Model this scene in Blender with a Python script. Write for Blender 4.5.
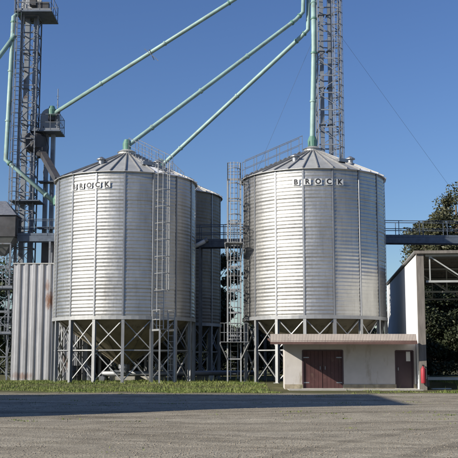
import bpy, bmesh, math, random
import numpy as np
from mathutils import Vector, Matrix, noise
R = math.radians
rng = random.Random(7)
nrg = np.random.default_rng(11)

for o in list(bpy.data.objects):
    bpy.data.objects.remove(o)
scene = bpy.context.scene
C = scene.collection

# ------------------------------------------------------------------ camera
FOC = 620.0          # focal length in photograph pixels
CX, CY = 229.0, 229.5
FRAME = 301.0        # photograph pixels across the picture proper
CAM_H = 1.42
HORIZON = 315.3
PITCH = math.atan((HORIZON - CY) / FOC)
cam = bpy.data.cameras.new('camera')
cam.sensor_width = 36.0
cam.lens = 36.0 * FOC / FRAME
cam.clip_end = 6000
camo = bpy.data.objects.new('camera', cam)
C.objects.link(camo)
camo.location = (0, 0, CAM_H)
camo.rotation_euler = (math.pi / 2 + PITCH, 0, 0)
scene.camera = camo

# ------------------------------------------------------------------ light
SUN_EL, SUN_AZ = 26.3, 60.0      # azimuth: degrees from "behind the camera" towards the left
sdir = Vector((-math.sin(R(SUN_AZ)) * math.cos(R(SUN_EL)), -math.cos(R(SUN_AZ)) * math.cos(R(SUN_EL)), math.sin(R(SUN_EL))))
world = bpy.data.worlds.new('World')
scene.world = world
world.use_nodes = True
wn = world.node_tree.nodes
wl = world.node_tree.links
sky = wn.new('ShaderNodeTexSky')
sky.sky_type = 'NISHITA'
sky.sun_disc = False
sky.sun_elevation = R(SUN_EL)
sky.sun_rotation = math.atan2(sdir.x, sdir.y)
sky.air_density = 1.2
sky.dust_density = 0.35
sky.ozone_density = 6.0
sky.altitude = 300
bg = wn['Background']
bg.inputs['Strength'].default_value = 0.068
hs = wn.new('ShaderNodeHueSaturation')
hs.inputs['Hue'].default_value = 0.512
hs.inputs['Saturation'].default_value = 1.06
hs.inputs['Value'].default_value = 1.22
wl.new(sky.outputs[0], hs.inputs['Color'])
wl.new(hs.outputs[0], bg.inputs['Color'])
sun = bpy.data.lights.new('sun', 'SUN')
sun.energy = 5.0
sun.angle = R(0.53)
sun.color = (1.0, 0.93, 0.81)
suno = bpy.data.objects.new('sun', sun)
C.objects.link(suno)
suno.rotation_euler = sdir.to_track_quat('Z', 'Y').to_euler()
suno.location = (-40, -20, 40)
scene.view_settings.view_transform = 'Standard'
scene.view_settings.look = 'None'
scene.view_settings.gamma = 1.0
scene.view_settings.exposure = 0.45
scene.render.engine = 'CYCLES'


def P(px, py, Y):
    """point in the place seen at photograph pixel (px, py), on the upright plane at distance Y"""
    u, v = (px - CX) / FOC, (CY - py) / FOC
    dy = math.cos(PITCH) - v * math.sin(PITCH)
    dz = math.sin(PITCH) + v * math.cos(PITCH)
    k = Y / dy
    return Vector((u * k, Y, CAM_H + dz * k))


# ------------------------------------------------------------------ materials
MAT = {}


def new_mat(name):
    m = bpy.data.materials.new(name)
    m.use_nodes = True
    nt = m.node_tree
    b = nt.nodes['Principled BSDF']
    MAT[name] = m
    return m, nt, b


def nn(nt, t, **kw):
    n = nt.nodes.new(t)
    for k, v in kw.items():
        setattr(n, k, v)
    return n


def ramp(nt, fac, stops):
    r = nn(nt, 'ShaderNodeValToRGB')
    e = r.color_ramp.elements
    while len(e) < len(stops):
        e.new(0.5)
    for i, (p, c) in enumerate(stops):
        e[i].position = p
        e[i].color = (c[0], c[1], c[2], 1) if len(c) == 3 else c
    nt.links.new(fac, r.inputs[0])
    return r.outputs[0]


def tex_noise(nt, scale, detail=4, rough=0.55, vec=None, sc=None):
    t = nn(nt, 'ShaderNodeTexNoise')
    t.inputs['Scale'].default_value = scale
    t.inputs['Detail'].default_value = detail
    t.inputs['Roughness'].default_value = rough
    if vec is None:
        vec = nn(nt, 'ShaderNodeTexCoord').outputs['Object']
    if sc is not None:
        mp = nn(nt, 'ShaderNodeMapping')
        mp.inputs['Scale'].default_value = sc
        nt.links.new(vec, mp.inputs[0])
        vec = mp.outputs[0]
    nt.links.new(vec, t.inputs['Vector'])
    return t.outputs['Fac']


def mixc(nt, fac, a, b, mode='MIX'):
    m = nn(nt, 'ShaderNodeMix', data_type='RGBA', blend_type=mode)
    if isinstance(fac, float):
        m.inputs[0].default_value = fac
    else:
        nt.links.new(fac, m.inputs[0])
    for s, v in ((6, a), (7, b)):
        if isinstance(v, tuple):
            m.inputs[s].default_value = (v[0], v[1], v[2], 1)
        else:
            nt.links.new(v, m.inputs[s])
    return m.outputs[2]


def bump(nt, b, h, strength=0.3, dist=0.02):
    bp = nn(nt, 'ShaderNodeBump')
    bp.inputs['Strength'].default_value = strength
    bp.inputs['Distance'].default_value = dist
    nt.links.new(h, bp.inputs['Height'])
    nt.links.new(bp.outputs[0], b.inputs['Normal'])


def simple(name, col, rough=0.6, metal=0.0, var=0.25, scale=3.0, stain=None, sc=None, bmp=0.0, spec=0.5):
    m, nt, b = new_mat(name)
    lo = tuple(c * (1 - var) for c in col)
    hi = tuple(min(1, c * (1 + var)) for c in col)
    n1 = tex_noise(nt, scale, 5, 0.6, sc=sc)
    c1 = ramp(nt, n1, [(0.3, lo), (0.7, hi)])
    if stain:
        n2 = tex_noise(nt, stain[1], 6, 0.65, sc=stain[3] if len(stain) > 3 else None)
        f = ramp(nt, n2, [(stain[2], (0, 0, 0)), (stain[2] + 0.15, (1, 1, 1))])
        c1 = mixc(nt, f, c1, stain[0])
    nt.links.new(c1, b.inputs['Base Color'])
    b.inputs['Roughness'].default_value = rough
    b.inputs['Metallic'].default_value = metal
    b.inputs['Specular IOR Level'].default_value = spec
    if bmp:
        bump(nt, b, tex_noise(nt, scale * 8, 4), bmp, 0.01)
    return m


def galvanised(name, lo, hi, rough=(0.34, 0.52), metal=0.85, dirt=0.5, dirtcol=(0.20, 0.17, 0.13)):
    """zinc coated steel: tone changes from sheet to sheet, dull spangle, rain streaks"""
    m, nt, b = new_mat(name)
    info = nn(nt, 'ShaderNodeObjectInfo')
    tc = nn(nt, 'ShaderNodeTexCoord')
    add = nn(nt, 'ShaderNodeVectorMath', operation='ADD')
    mul = nn(nt, 'ShaderNodeVectorMath', operation='SCALE')
    comb = nn(nt, 'ShaderNodeCombineXYZ')
    for i in range(3):
        nt.links.new(info.outputs['Random'], comb.inputs[i])
    mul.inputs['Scale'].default_value = 37.0
    nt.links.new(comb.outputs[0], mul.inputs[0])
    nt.links.new(tc.outputs['Object'], add.inputs[0])
    nt.links.new(mul.outputs[0], add.inputs[1])
    vec = add.outputs[0]
    n1 = tex_noise(nt, 1.3, 5, 0.6, vec, (1, 1, 0.5))
    base = ramp(nt, n1, [(0.3, lo), (0.7, hi)])
    rnd = ramp(nt, info.outputs['Random'], [(0.0, (0.78, 0.79, 0.82)), (1.0, (1.0, 1.0, 1.0))])
    base = mixc(nt, 1.0, base, rnd, 'MULTIPLY')
    n2 = tex_noise(nt, 2.0, 6, 0.7, vec, (3.0, 3.0, 0.22))
    f = ramp(nt, n2, [(0.52, (0, 0, 0)), (0.78, (dirt, dirt, dirt))])
    base = mixc(nt, f, base, dirtcol)
    nt.links.new(base, b.inputs['Base Color'])
    n3 = tex_noise(nt, 9.0, 4, 0.6, vec)
    rr = ramp(nt, n3, [(0.3, (rough[0],) * 3), (0.7, (rough[1],) * 3)])
    nt.links.new(rr, b.inputs['Roughness'])
    b.inputs['Metallic'].default_value = metal
    bump(nt, b, tex_noise(nt, 2.2, 3, 0.5, vec), 0.25, 0.03)
    return m


galvanised('galv_wall', (0.42, 0.415, 0.40), (0.55, 0.545, 0.52), (0.38, 0.5), 0.85, 0.4)
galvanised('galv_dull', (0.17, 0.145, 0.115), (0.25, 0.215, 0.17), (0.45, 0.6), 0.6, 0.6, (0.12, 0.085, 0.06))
galvanised('galv_stiff', (0.28, 0.29, 0.31), (0.38, 0.39, 0.40), (0.4, 0.55), 0.75, 0.5)
galvanised('galv_frame', (0.32, 0.325, 0.33), (0.42, 0.43, 0.43), (0.45, 0.6), 0.45, 0.4)
galvanised('galv_roof', (0.44, 0.44, 0.42), (0.56, 0.56, 0.54), (0.45, 0.6), 0.4, 0.4)
galvanised('galv_shed', (0.48, 0.49, 0.51), (0.62, 0.63, 0.65), (0.45, 0.6), 0.35, 0.5)
simple('roof_glare', (0.86, 0.87, 0.88), 0.5, 0.0, 0.05, 2.0)  # glare on one side of the silo roofs, put into the sheet colour
simple('roof_rib', (0.26, 0.26, 0.26), 0.55, 0.3, 0.2, 4)
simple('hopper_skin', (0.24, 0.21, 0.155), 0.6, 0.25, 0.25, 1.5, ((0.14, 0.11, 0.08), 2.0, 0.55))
simple('spout_paint', (0.23, 0.345, 0.325), 0.5, 0.0, 0.22, 1.2, ((0.20, 0.22, 0.19), 1.6, 0.56))
simple('spout_flange', (0.10, 0.22, 0.17), 0.5, 0.0, 0.2, 3)
simple('tower_steel', (0.17, 0.185, 0.21), 0.55, 0.3, 0.25, 2.0, ((0.10, 0.06, 0.04), 3.0, 0.6))
simple('tower_purple', (0.23, 0.25, 0.285), 0.55, 0.25, 0.2, 2.0)
simple('trunk_steel', (0.21, 0.235, 0.27), 0.5, 0.4, 0.2, 1.2, ((0.12, 0.09, 0.08), 2.0, 0.58))
simple('dark_machine', (0.055, 0.055, 0.06), 0.6, 0.2, 0.3, 2.0, ((0.10, 0.06, 0.04), 2.5, 0.6))
simple('grating', (0.10, 0.125, 0.165), 0.6, 0.3, 0.25, 4.0)
simple('white_metal', (0.70, 0.72, 0.72), 0.5, 0.1, 0.08, 2.0)
simple('plaster', (0.50, 0.475, 0.455), 0.85, 0, 0.06, 2.5, ((0.33, 0.29, 0.24), 1.3, 0.55, (1.6, 1, 0.45)), bmp=0.3)
simple('plinth', (0.30, 0.26, 0.19), 0.9, 0, 0.3, 3.0, ((0.16, 0.15, 0.09), 2.0, 0.55), bmp=0.3)
simple('fascia_sheet', (0.34, 0.295, 0.255), 0.6, 0, 0.12, 2.0, ((0.34, 0.27, 0.22), 2.2, 0.58, (2, 1, 0.4)))
simple('eave_dark', (0.11, 0.06, 0.05), 0.7, 0, 0.2, 3)
simple('door_maroon', (0.07, 0.028, 0.027), 0.6, 0, 0.25, 2.0, ((0.12, 0.075, 0.06), 2.5, 0.58))
simple('door_dark', (0.055, 0.03, 0.035), 0.5, 0, 0.15, 2.0)
simple('paper', (0.75, 0.76, 0.74), 0.8, 0, 0.03, 2)
simple('red_paint', (0.36, 0.03, 0.045), 0.55, 0, 0.08, 2)
simple('black_paint', (0.02, 0.021, 0.025), 0.6, 0, 0.1, 2)
simple('plate_white', (0.62, 0.63, 0.63), 0.5, 0.1, 0.1, 3, ((0.42, 0.42, 0.40), 6, 0.55))
simple('warehouse_white', (0.74, 0.75, 0.75), 0.6, 0, 0.04, 1.0, ((0.64, 0.62, 0.58), 1.4, 0.66, (1, 1, 0.3)))
simple('warehouse_roof', (0.30, 0.30, 0.30), 0.6, 0.3, 0.2, 1.0)
simple('timber', (0.155, 0.14, 0.125), 0.8, 0, 0.3, 2.5, sc=(4, 4, 0.5), bmp=0.3)
simple('truss_paint', (0.34, 0.35, 0.34), 0.6, 0.1, 0.15, 2)
simple('concrete', (0.36, 0.35, 0.32), 0.9, 0, 0.2, 2.5, bmp=0.4)
simple('rail_white', (0.50, 0.48, 0.44), 0.8, 0, 0.15, 2)
simple('barn_sheet', (0.25, 0.24, 0.22), 0.7, 0.1, 0.15, 1.0)
simple('bark', (0.10, 0.08, 0.06), 0.9, 0, 0.35, 3.0, sc=(3, 3, 0.6), bmp=0.5)
simple('rubber', (0.02, 0.02, 0.02), 0.8, 0, 0.2, 3)
simple('rust', (0.17, 0.075, 0.04), 0.85, 0, 0.3, 6)


def leaf_mat(name, lo, hi):
    m, nt, b = new_mat(name)
    n = tex_noise(nt, 0.9 if 'leaf' in name else 0.55, 3 if 'leaf' in name else 6)
    n2 = tex_noise(nt, 7.0, 2)
    c = ramp(nt, n, [(0.35, lo), (0.65, hi)])
    c = mixc(nt, 0.35, c, ramp(nt, n2, [(0.3, tuple(x * 0.5 for x in lo)), (0.7, tuple(min(1, x * 1.4) for x in hi))]))
    nt.links.new(c, b.inputs['Base Color'])
    b.inputs['Roughness'].default_value = 0.55
    b.inputs['Specular IOR Level'].default_value = 0.35
    return m


leaf_mat('leaf_olive', (0.040, 0.048, 0.022), (0.09, 0.09, 0.048))
leaf_mat('leaf_dark', (0.022, 0.032, 0.016), (0.058, 0.07, 0.034))
leaf_mat('leaf_mid', (0.035, 0.055, 0.02), (0.075, 0.095, 0.04))
leaf_mat('grass_blade', (0.062, 0.115, 0.016), (0.19, 0.205, 0.058))


def ground_mat():
    m, nt, b = new_mat('gravel_ground')
    tc = nn(nt, 'ShaderNodeTexCoord').outputs['Object']
    n1 = tex_noise(nt, 0.16, 5, 0.6, tc, (0.5, 1.3, 1))
    n2 = tex_noise(nt, 1.4, 6, 0.7, tc)
    n3 = tex_noise(nt, 22, 5, 0.75, tc)
    v = nn(nt, 'ShaderNodeTexVoronoi')
    v.inputs['Scale'].default_value = 26
    nt.links.new(tc, v.inputs['Vector'])
    c1 = ramp(nt, n1, [(0.32, (0.308, 0.277, 0.225)), (0.68, (0.392, 0.362, 0.304))])
    c2 = ramp(nt, n2, [(0.3, (0.66, 0.65, 0.63)), (0.7, (1.15, 1.14, 1.1))])
    c = mixc(nt, 1.0, c1, c2, 'MULTIPLY')
    c3 = ramp(nt, n3, [(0.28, (0.62, 0.61, 0.6)), (0.5, (0.95, 0.95, 0.94)), (0.75, (1.25, 1.23, 1.2))])
    c = mixc(nt, 1.0, c, c3, 'MULTIPLY')
    cv = ramp(nt, v.outputs['Color'], [(0.1, (0.72, 0.72, 0.72)), (0.9, (1.2, 1.2, 1.18))])
    c = mixc(nt, 0.8, c, cv, 'MULTIPLY')
    # packed wheel lanes running across the yard
    sp = nn(nt, 'ShaderNodeSeparateXYZ')
    nt.links.new(tc, sp.inputs[0])
    cbx = nn(nt, 'ShaderNodeCombineXYZ')
    mx = nn(nt, 'ShaderNodeMath', operation='MULTIPLY')
    mx.inputs[1].default_value = 0.09
    nt.links.new(sp.outputs['X'], mx.inputs[0])
    nt.links.new(mx.outputs[0], cbx.inputs[0])
    nt.links.new(sp.outputs['Y'], cbx.inputs[1])
    ln1 = tex_noise(nt, 0.75, 4, 0.6, cbx.outputs[0])
    cl = ramp(nt, ln1, [(0.34, (0.58, 0.56, 0.53)), (0.48, (0.98, 0.97, 0.96)), (0.64, (1.2, 1.19, 1.17))])
    c = mixc(nt, 0.6, c, cl, 'MULTIPLY')
    # curved wheel tracks swung by lorries turning in the yard
    for (ax, ay, ar, dk) in ((-7, 62, 36.0, 0.72), (-7, 62, 37.9, 0.72), (26, 2, 26.5, 0.78), (26, 2, 28.3, 0.78), (-14, -8, 28.0, 0.8), (-14, -8, 29.8, 0.8)):
        mp = nn(nt, 'ShaderNodeMapping')
        mp.inputs['Location'].default_value = (-ax, -ay, 0)
        mp.inputs['Scale'].default_value = (1, 1, 0)
        nt.links.new(tc, mp.inputs[0])
        le = nn(nt, 'ShaderNodeVectorMath', operation='LENGTH')
        nt.links.new(mp.outputs[0], le.inputs[0])
        wob = nn(nt, 'ShaderNodeMath', operation='MULTIPLY_ADD')
        nt.links.new(n2, wob.inputs[0])
        wob.inputs[1].default_value = 0.35
        nt.links.new(le.outputs['Value'], wob.inputs[2])
        cmp_ = nn(nt, 'ShaderNodeMath', operation='SUBTRACT')
        nt.links.new(wob.outputs[0], cmp_.inputs[0])
        cmp_.inputs[1].default_value = ar
        ab = nn(nt, 'ShaderNodeMath', operation='ABSOLUTE')
        nt.links.new(cmp_.outputs[0], ab.inputs[0])
        tr_ = ramp(nt, ab.outputs[0], [(0.0, (dk, dk * 0.985, dk * 0.96)), (0.16, (dk + 0.04,) * 3), (0.27, (1.1, 1.09, 1.08)), (0.45, (1, 1, 1))])
        c = mixc(nt, 0.85, c, tr_, 'MULTIPLY')
    pt = tex_noise(nt, 0.32, 7, 0.72, tc, (0.7, 1.5, 1))
    cp = ramp(nt, pt, [(0.36, (0.52, 0.50, 0.46)), (0.47, (1, 1, 1)), (0.72, (1.15, 1.14, 1.1))])
    c = mixc(nt, 0.6, c, cp, 'MULTIPLY')
    # grassy soil on the far side of the yard
    sep = nn(nt, 'ShaderNodeSeparateXYZ')
    nt.links.new(tc, sep.inputs[0])
    ad = nn(nt, 'ShaderNodeMath', operation='ADD')
    sc = nn(nt, 'ShaderNodeMath', operation='MULTIPLY')
    nw = tex_noise(nt, 0.5, 5, 0.7, tc)
    nt.links.new(nw, sc.inputs[0])
    sc.inputs[1].default_value = 6.0
    nt.links.new(sep.outputs['Y'], ad.inputs[0])
    nt.links.new(sc.outputs[0], ad.inputs[1])
    mr = nn(nt, 'ShaderNodeMapRange')
    mr.inputs['From Min'].default_value = 42.6
    mr.inputs['From Max'].default_value = 45.0
    nt.links.new(ad.outputs[0], mr.inputs['Value'])
    soil = ramp(nt, n2, [(0.3, (0.06, 0.07, 0.025)), (0.7, (0.14, 0.125, 0.07))])
    c = mixc(nt, mr.outputs[0], c, soil)
    # worn weeds in the yard
    nz = tex_noise(nt, 0.35, 6, 0.7, tc, (0.6, 1.6, 1))
    f = ramp(nt, nz, [(0.60, (0, 0, 0)), (0.75, (0.55, 0.55, 0.55))])
    c = mixc(nt, f, c, (0.17, 0.15, 0.09))
    nt.links.new(c, b.inputs['Base Color'])
    b.inputs['Roughness'].default_value = 0.95
    b.inputs['Specular IOR Level'].default_value = 0.15
    mh = nn(nt, 'ShaderNodeMath', operation='ADD')
    nt.links.new(n3, mh.inputs[0])
    nt.links.new(v.outputs['Distance'], mh.inputs[1])
    bump(nt, b, mh.outputs[0], 0.55, 0.02)
    return m


ground_mat()


# ------------------------------------------------------------------ mesh building
class MB:
    def __init__(self):
        self.v, self.f = [], []

    def add(self, vs, fs):
        k = len(self.v)
        self.v += [tuple(p) for p in vs]
        self.f += [tuple(i + k for i in f) for f in fs]
        return self

    def box(self, c, s, rz=0.0):
        hx, hy, hz = s[0] / 2, s[1] / 2, s[2] / 2
        cs, sn = math.cos(rz), math.sin(rz)
        vs = []
        for x, y, z in ((-hx, -hy, -hz), (hx, -hy, -hz), (hx, hy, -hz), (-hx, hy, -hz), (-hx, -hy, hz), (hx, -hy, hz), (hx, hy, hz), (-hx, hy, hz)):
            vs.append((c[0] + x * cs - y * sn, c[1] + x * sn + y * cs, c[2] + z))
        return self.add(vs, [(0, 3, 2, 1), (4, 5, 6, 7), (0, 1, 5, 4), (1, 2, 6, 5), (2, 3, 7, 6), (3, 0, 4, 7)])

    def bar(self, a, b, w, h=None):
        a, b = Vector(a), Vector(b)
        h = h or w
        d = (b - a).normalized()
        up = Vector((0, 0, 1)) if abs(d.z) < 0.95 else Vector((0, 1, 0))
        s = d.cross(up).normalized() * (w / 2)
        u = s.cross(d).normalized() * (h / 2)
        vs = [a - s - u, a + s - u, a + s + u, a - s + u, b - s - u, b + s - u, b + s + u, b - s + u]
        return self.add(vs, [(0, 3, 2, 1), (4, 5, 6, 7), (0, 1, 5, 4), (1, 2, 6, 5), (2, 3, 7, 6), (3, 0, 4, 7)])

    def angle(self, a, b, w, t=0.012, side=(0, -1, 0)):
        """L section bar"""
        a, b = Vector(a), Vector(b)
        d = (b - a).normalized()
        n = Vector(side)
        n = (n - d * n.dot(d)).normalized()
        s = d.cross(n).normalized()
        for off, ww, hh in ((Vector((0, 0, 0)), s * w / 2, n * t / 2), (s * (-w / 2 + t / 2) - n * (w / 2 + t / 2), s * t / 2, n * w / 2)):
            p, q = a + off, b + off
            vs = [p - ww - hh, p + ww - hh, p + ww + hh, p - ww + hh, q - ww - hh, q + ww - hh, q + ww + hh, q - ww + hh]
            self.add(vs, [(0, 3, 2, 1), (4, 5, 6, 7), (0, 1, 5, 4), (1, 2, 6, 5), (2, 3, 7, 6), (3, 0, 4, 7)])
        return self

    def tube(self, pts, r, n=8, caps=True):
        pts = [Vector(p) for p in pts]
        rs = r if isinstance(r, (list, tuple)) else [r] * len(pts)
        k = len(self.v)
        ref = None
        for i, p in enumerate(pts):
            d = (pts[min(i + 1, len(pts) - 1)] - pts[max(i - 1, 0)]).normalized()
            if ref is None:
                ref = Vector((0, 0, 1)) if abs(d.z) < 0.9 else Vector((1, 0, 0))
            s = d.cross(ref).normalized()
            u = s.cross(d).normalized()
            ref = u
            for j in range(n):
                t = 2 * math.pi * j / n
                self.v.append(tuple(p + s * (math.cos(t) * rs[i]) + u * (math.sin(t) * rs[i])))
        for i in range(len(pts) - 1):
            for j in range(n):
                a = k + i * n + j
                b2 = k + i * n + (j + 1) % n
                self.f.append((a, a + n, b2 + n, b2))
        if caps:
            self.f.append(tuple(k + j for j in range(n)))
            e = k + (len(pts) - 1) * n
            self.f.append(tuple(e + j for j in reversed(range(n))))
        return self

    def ring(self, c, rad, r, n=16, m=5, a0=0.0, a1=2 * math.pi):
        full = abs(a1 - a0 - 2 * math.pi) < 1e-4
        steps = n + 1
        pts = [(c[0] + rad * math.cos(a0 + (a1 - a0) * i / n), c[1] + rad * math.sin(a0 + (a1 - a0) * i / n), c[2]) for i in range(steps)]
        return self.tube(pts, r, m, not full)

    def lathe(self, prof, n=24, c=(0, 0, 0)):
        k = len(self.v)
        for (r, z) in prof:
            for j in range(n):
                t = 2 * math.pi * j / n
                self.v.append((c[0] + r * math.cos(t), c[1] + r * math.sin(t), c[2] + z))
        for i in range(len(prof) - 1):
            for j in range(n):
                a, b2 = k + i * n + j, k + i * n + (j + 1) % n
                self.f.append((a, b2, b2 + n, a + n))
        if prof[0][0] > 1e-3:
            self.f.append(tuple(k + j for j in reversed(range(n))))
        e = k + (len(prof) - 1) * n
        if prof[-1][0] > 1e-3:
            self.f.append(tuple(e + j for j in range(n)))
        return self

    def mesh(self, name, mat, smooth=False):
        me = bpy.data.meshes.new(name)
        me.from_pydata(self.v, [], self.f)
        me.materials.append(MAT[mat])
        if smooth:
            me.polygons.foreach_set('use_smooth', [True] * len(me.polygons))
        me.update()
        return me

    def build(self, name, mat, parent=None, smooth=False):
        return link(name, self.mesh(name, mat, smooth), parent)


def link(name, me, parent=None, rz=0.0, loc=None):
    o = bpy.data.objects.new(name, me)
    C.objects.link(o)
    if parent is not None:
        o.parent = parent
    if rz:
        o.rotation_euler = (0, 0, rz)
    if loc is not None:
        o.location = loc
    return o


def tag(o, label=None, cat=None, group=None, kind=None):
    for k, v in (('label', label), ('category', cat), ('group', group), ('kind', kind)):
        if v:
            o[k] = v
    return o


def thing(name, label, cat, loc=(0, 0, 0), rz=0.0, group=None):
    o = bpy.data.objects.new(name, None)
    o.empty_display_size = 0.3
    C.objects.link(o)
    o.location = loc
    o.rotation_euler = (0, 0, rz)
    return tag(o, label, cat, group)


def copy_tree(o, parent=None):
    c = o.copy()
    C.objects.link(c)
    if parent is not None:
        c.parent = parent
    for ch in list(o.children):
        copy_tree(ch, c)
    return c


# ------------------------------------------------------------------ ground
def ground_z(x, y):
    t = min(1, max(0, (y - 46.2) / 3.2))
    return 0.2 * t * t * (3 - 2 * t)


def make_ground():
    xs = np.concatenate([[-4000, -1500, -500, -200, -100], np.arange(-60, 60.1, 1.5), [100, 200, 500, 1500, 4000]])
    ys = np.concatenate([[-600, -200, -60, -20, 0], np.arange(6, 75.1, 0.75), [90, 130, 200, 500, 1500, 5000]])
    mb = MB()
    for y in ys:
        for x in xs:
            near = abs(x) < 59 and 5 < y < 74
            dz = 0.05 * noise.noise((x * 0.13, y * 0.2, 0)) + 0.018 * noise.noise((x * 0.7, y * 0.7, 3)) if near else 0
            fade = 1.0 if y < 44 else 0.25
            mb.v.append((x, y, ground_z(x, y) + dz * fade))
    nx = len(xs)
    for j in range(len(ys) - 1):
        for i in range(nx - 1):
            a = j * nx + i
            mb.f.append((a, a + 1, a + nx + 1, a + nx))
    o = mb.build('ground', 'gravel_ground', smooth=True)
    tag(o, 'grey gravel yard with a worn grassy far edge', 'ground', kind='structure')


make_ground()


def soup(name, verts, tris, mat, parent=None):
    """many small faces as one mesh, from arrays"""
    me = bpy.data.meshes.new(name)
    nv, nf = len(verts), len(tris)
    k = tris.shape[1]
    me.vertices.add(nv)
    me.vertices.foreach_set('co', verts.astype(np.float32).ravel())
    me.loops.add(nf * k)
    me.loops.foreach_set('vertex_index', tris.astype(np.int32).ravel())
    me.polygons.add(nf)
    me.polygons.foreach_set('loop_start', np.arange(0, nf * k, k, dtype=np.int32))
    me.polygons.foreach_set('loop_total', np.full(nf, k, dtype=np.int32))
    me.materials.append(MAT[mat])
    me.update(calc_edges=True)
    return link(name, me, parent)


def make_stones():
    n = 34000
    y = 13.5 + 26.5 * nrg.random(n) ** 1.25
    x = (nrg.random(n) * 2 - 1) * (y * 0.40 + 2)
    s = 0.006 + 0.011 * nrg.random(n) ** 3
    oct_ = np.array([(1, 0, 0), (-1, 0, 0), (0, 1, 0), (0, -1, 0), (0, 0, .7), (0, 0, -.7)], float)
    tri = np.array([(0, 2, 4), (2, 1, 4), (1, 3, 4), (3, 0, 4), (2, 0, 5), (1, 2, 5), (3, 1, 5), (0, 3, 5)])
    v = oct_[None] * s[:, None, None] * (0.6 + 0.8 * nrg.random((n, 6, 1)))
    a = nrg.random(n) * 6.28
    ca, sa = np.cos(a)[:, None], np.sin(a)[:, None]
    vx = v[:, :, 0] * ca - v[:, :, 1] * sa
    vy = v[:, :, 0] * sa + v[:, :, 1] * ca
    z = np.array([ground_z(p, q) + 0.05 * noise.noise((p * 0.13, q * 0.2, 0)) + 0.018 * noise.noise((p * 0.7, q * 0.7, 3)) for p, q in zip(x, y)])
    V = np.stack([vx + x[:, None], vy + y[:, None], v[:, :, 2] + z[:, None] + 0.004], -1).reshape(-1, 3)
    T = (tri[None] + (np.arange(n) * 6)[:, None, None]).reshape(-1, 3)
    o = soup('gravel', V, T, 'gravel_stone')
    tag(o, 'loose pale gravel stones strewn over the yard', 'gravel', kind='stuff')


simple('gravel_stone', (0.25, 0.218, 0.178), 0.9, 0, 0.35, 9.0, spec=0.15)
make_stones()


def make_grass():
    n = 230000
    x = -34 + 68 * nrg.random(n)
    y = 38.6 + 16 * nrg.random(n) ** 1.2
    keep, zz = [], []
    for i in range(n):
        p, q = x[i], y[i]
        d = noise.noise((p * 0.35, q * 0.6, 5)) + 0.5 * noise.noise((p * 1.3, q * 1.3, 9))
        edge = (q - 39.8 + 2.6 * noise.noise((p * 0.13, 4.4, 1))) / 3.4
        thr = 0.55 - min(edge, 1.3) * 0.95
        inshed = 1.9 < p < 9.0 and q > 44.0
        bare = 1.5 < p < 11.5 and q > 42.0 and d < 0.3
        keep.append(d > thr and not inshed and not bare)
        zz.append(ground_z(p, q))
    keep = np.array(keep)
    x, y, z = x[keep], y[keep], np.array(zz)[keep]
    tx, ty = [], []
    for i in range(420):
        cy = 15 + 26 * nrg.random() ** 0.5
        cx = (nrg.random() * 2 - 1) * (cy * 0.36 + 2)
        if noise.noise((cx * 0.16, cy * 0.3, 2)) < 0.05:
            continue
        m = int(10 + 30 * nrg.random())
        r = 0.05 + 0.16 * nrg.random()
        tx.append(cx + nrg.normal(size=m) * r * 1.6)
        ty.append(cy + nrg.normal(size=m) * r)
    tx, ty = np.concatenate(tx), np.concatenate(ty)
    tz = np.array([ground_z(p, q) + 0.05 * noise.noise((p * 0.13, q * 0.2, 0)) + 0.018 * noise.noise((p * 0.7, q * 0.7, 3)) for p, q in zip(tx, ty)])
    x, y, z = np.concatenate([x, tx]), np.concatenate([y, ty]), np.concatenate([z, tz])
    n = len(x)
    h = (0.02 + 0.085 * nrg.random(n) ** 2) * np.clip((y - 37.5) / 4.5, 0.3, 1.0) * np.array([max(0.5, 1.1 + 1.3 * noise.noise((p * 0.5, q * 0.8, 14))) for p, q in zip(x, y)])
    w = 0.012 + 0.012 * nrg.random(n)
    tall = (nrg.random(n) < 0.018) & (y > 42)
    h = np.where(tall, h * 2.0 + 0.12 + 0.2 * nrg.random(n), h)
    w = np.where(tall, 0.006, w)
    a = nrg.random(n) * 6.28
    lean = 0.6 * h * (nrg.random(n) - 0.2)
    b1 = np.stack([x - w * np.cos(a), y - w * np.sin(a), z - 0.01], -1)
    b2 = np.stack([x + w * np.cos(a), y + w * np.sin(a), z - 0.01], -1)
    t = np.stack([x + lean * np.sin(a), y + lean * np.cos(a), z + h], -1)
    V = np.stack([b1, b2, t], 1).reshape(-1, 3)
    T = np.arange(n * 3).reshape(-1, 3)
    o = soup('grass', V, T, 'grass_blade')
    tag(o, 'short green and straw coloured grass at the foot of the silos', 'grass', kind='stuff')


make_grass()

# ------------------------------------------------------------------ grain silos
NP = 16
SR = 4.0
Z0, Z1, Z2 = 3.42, 11.30, 13.0      # ring beam, eave, roof collar
DA = 2 * math.pi / NP


def cyl(r, a, z):
    """a = 0 faces the camera (-Y), positive to the right (+X)"""
    return Vector((r * math.sin(a), -r * math.cos(a), z))


def wall_panel_mesh(h):
    mb = MB()
    K, per, seg = 8, 40, 6
    rows = per * seg
    for i in range(rows + 1):
        z = h * i / rows
        ph = 2 * math.pi * i / seg
        ring = (i // (seg * 4)) % 2
        for j in range(K + 1):
            a = -DA / 2 + DA * j / K
            arc = SR
            flat = SR * math.cos(DA / 2) / math.cos(a)
            r = 0.82 * arc + 0.18 * flat + 0.0085 * math.cos(ph) - 0.009 * ring
            mb.v.append(tuple(cyl(r, a, z)))
    for i in range(rows):
        for j in range(K):
            a = i * (K + 1) + j
            mb.f.append((a, a + 1, a + K + 2, a + K + 1))
    return mb


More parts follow.
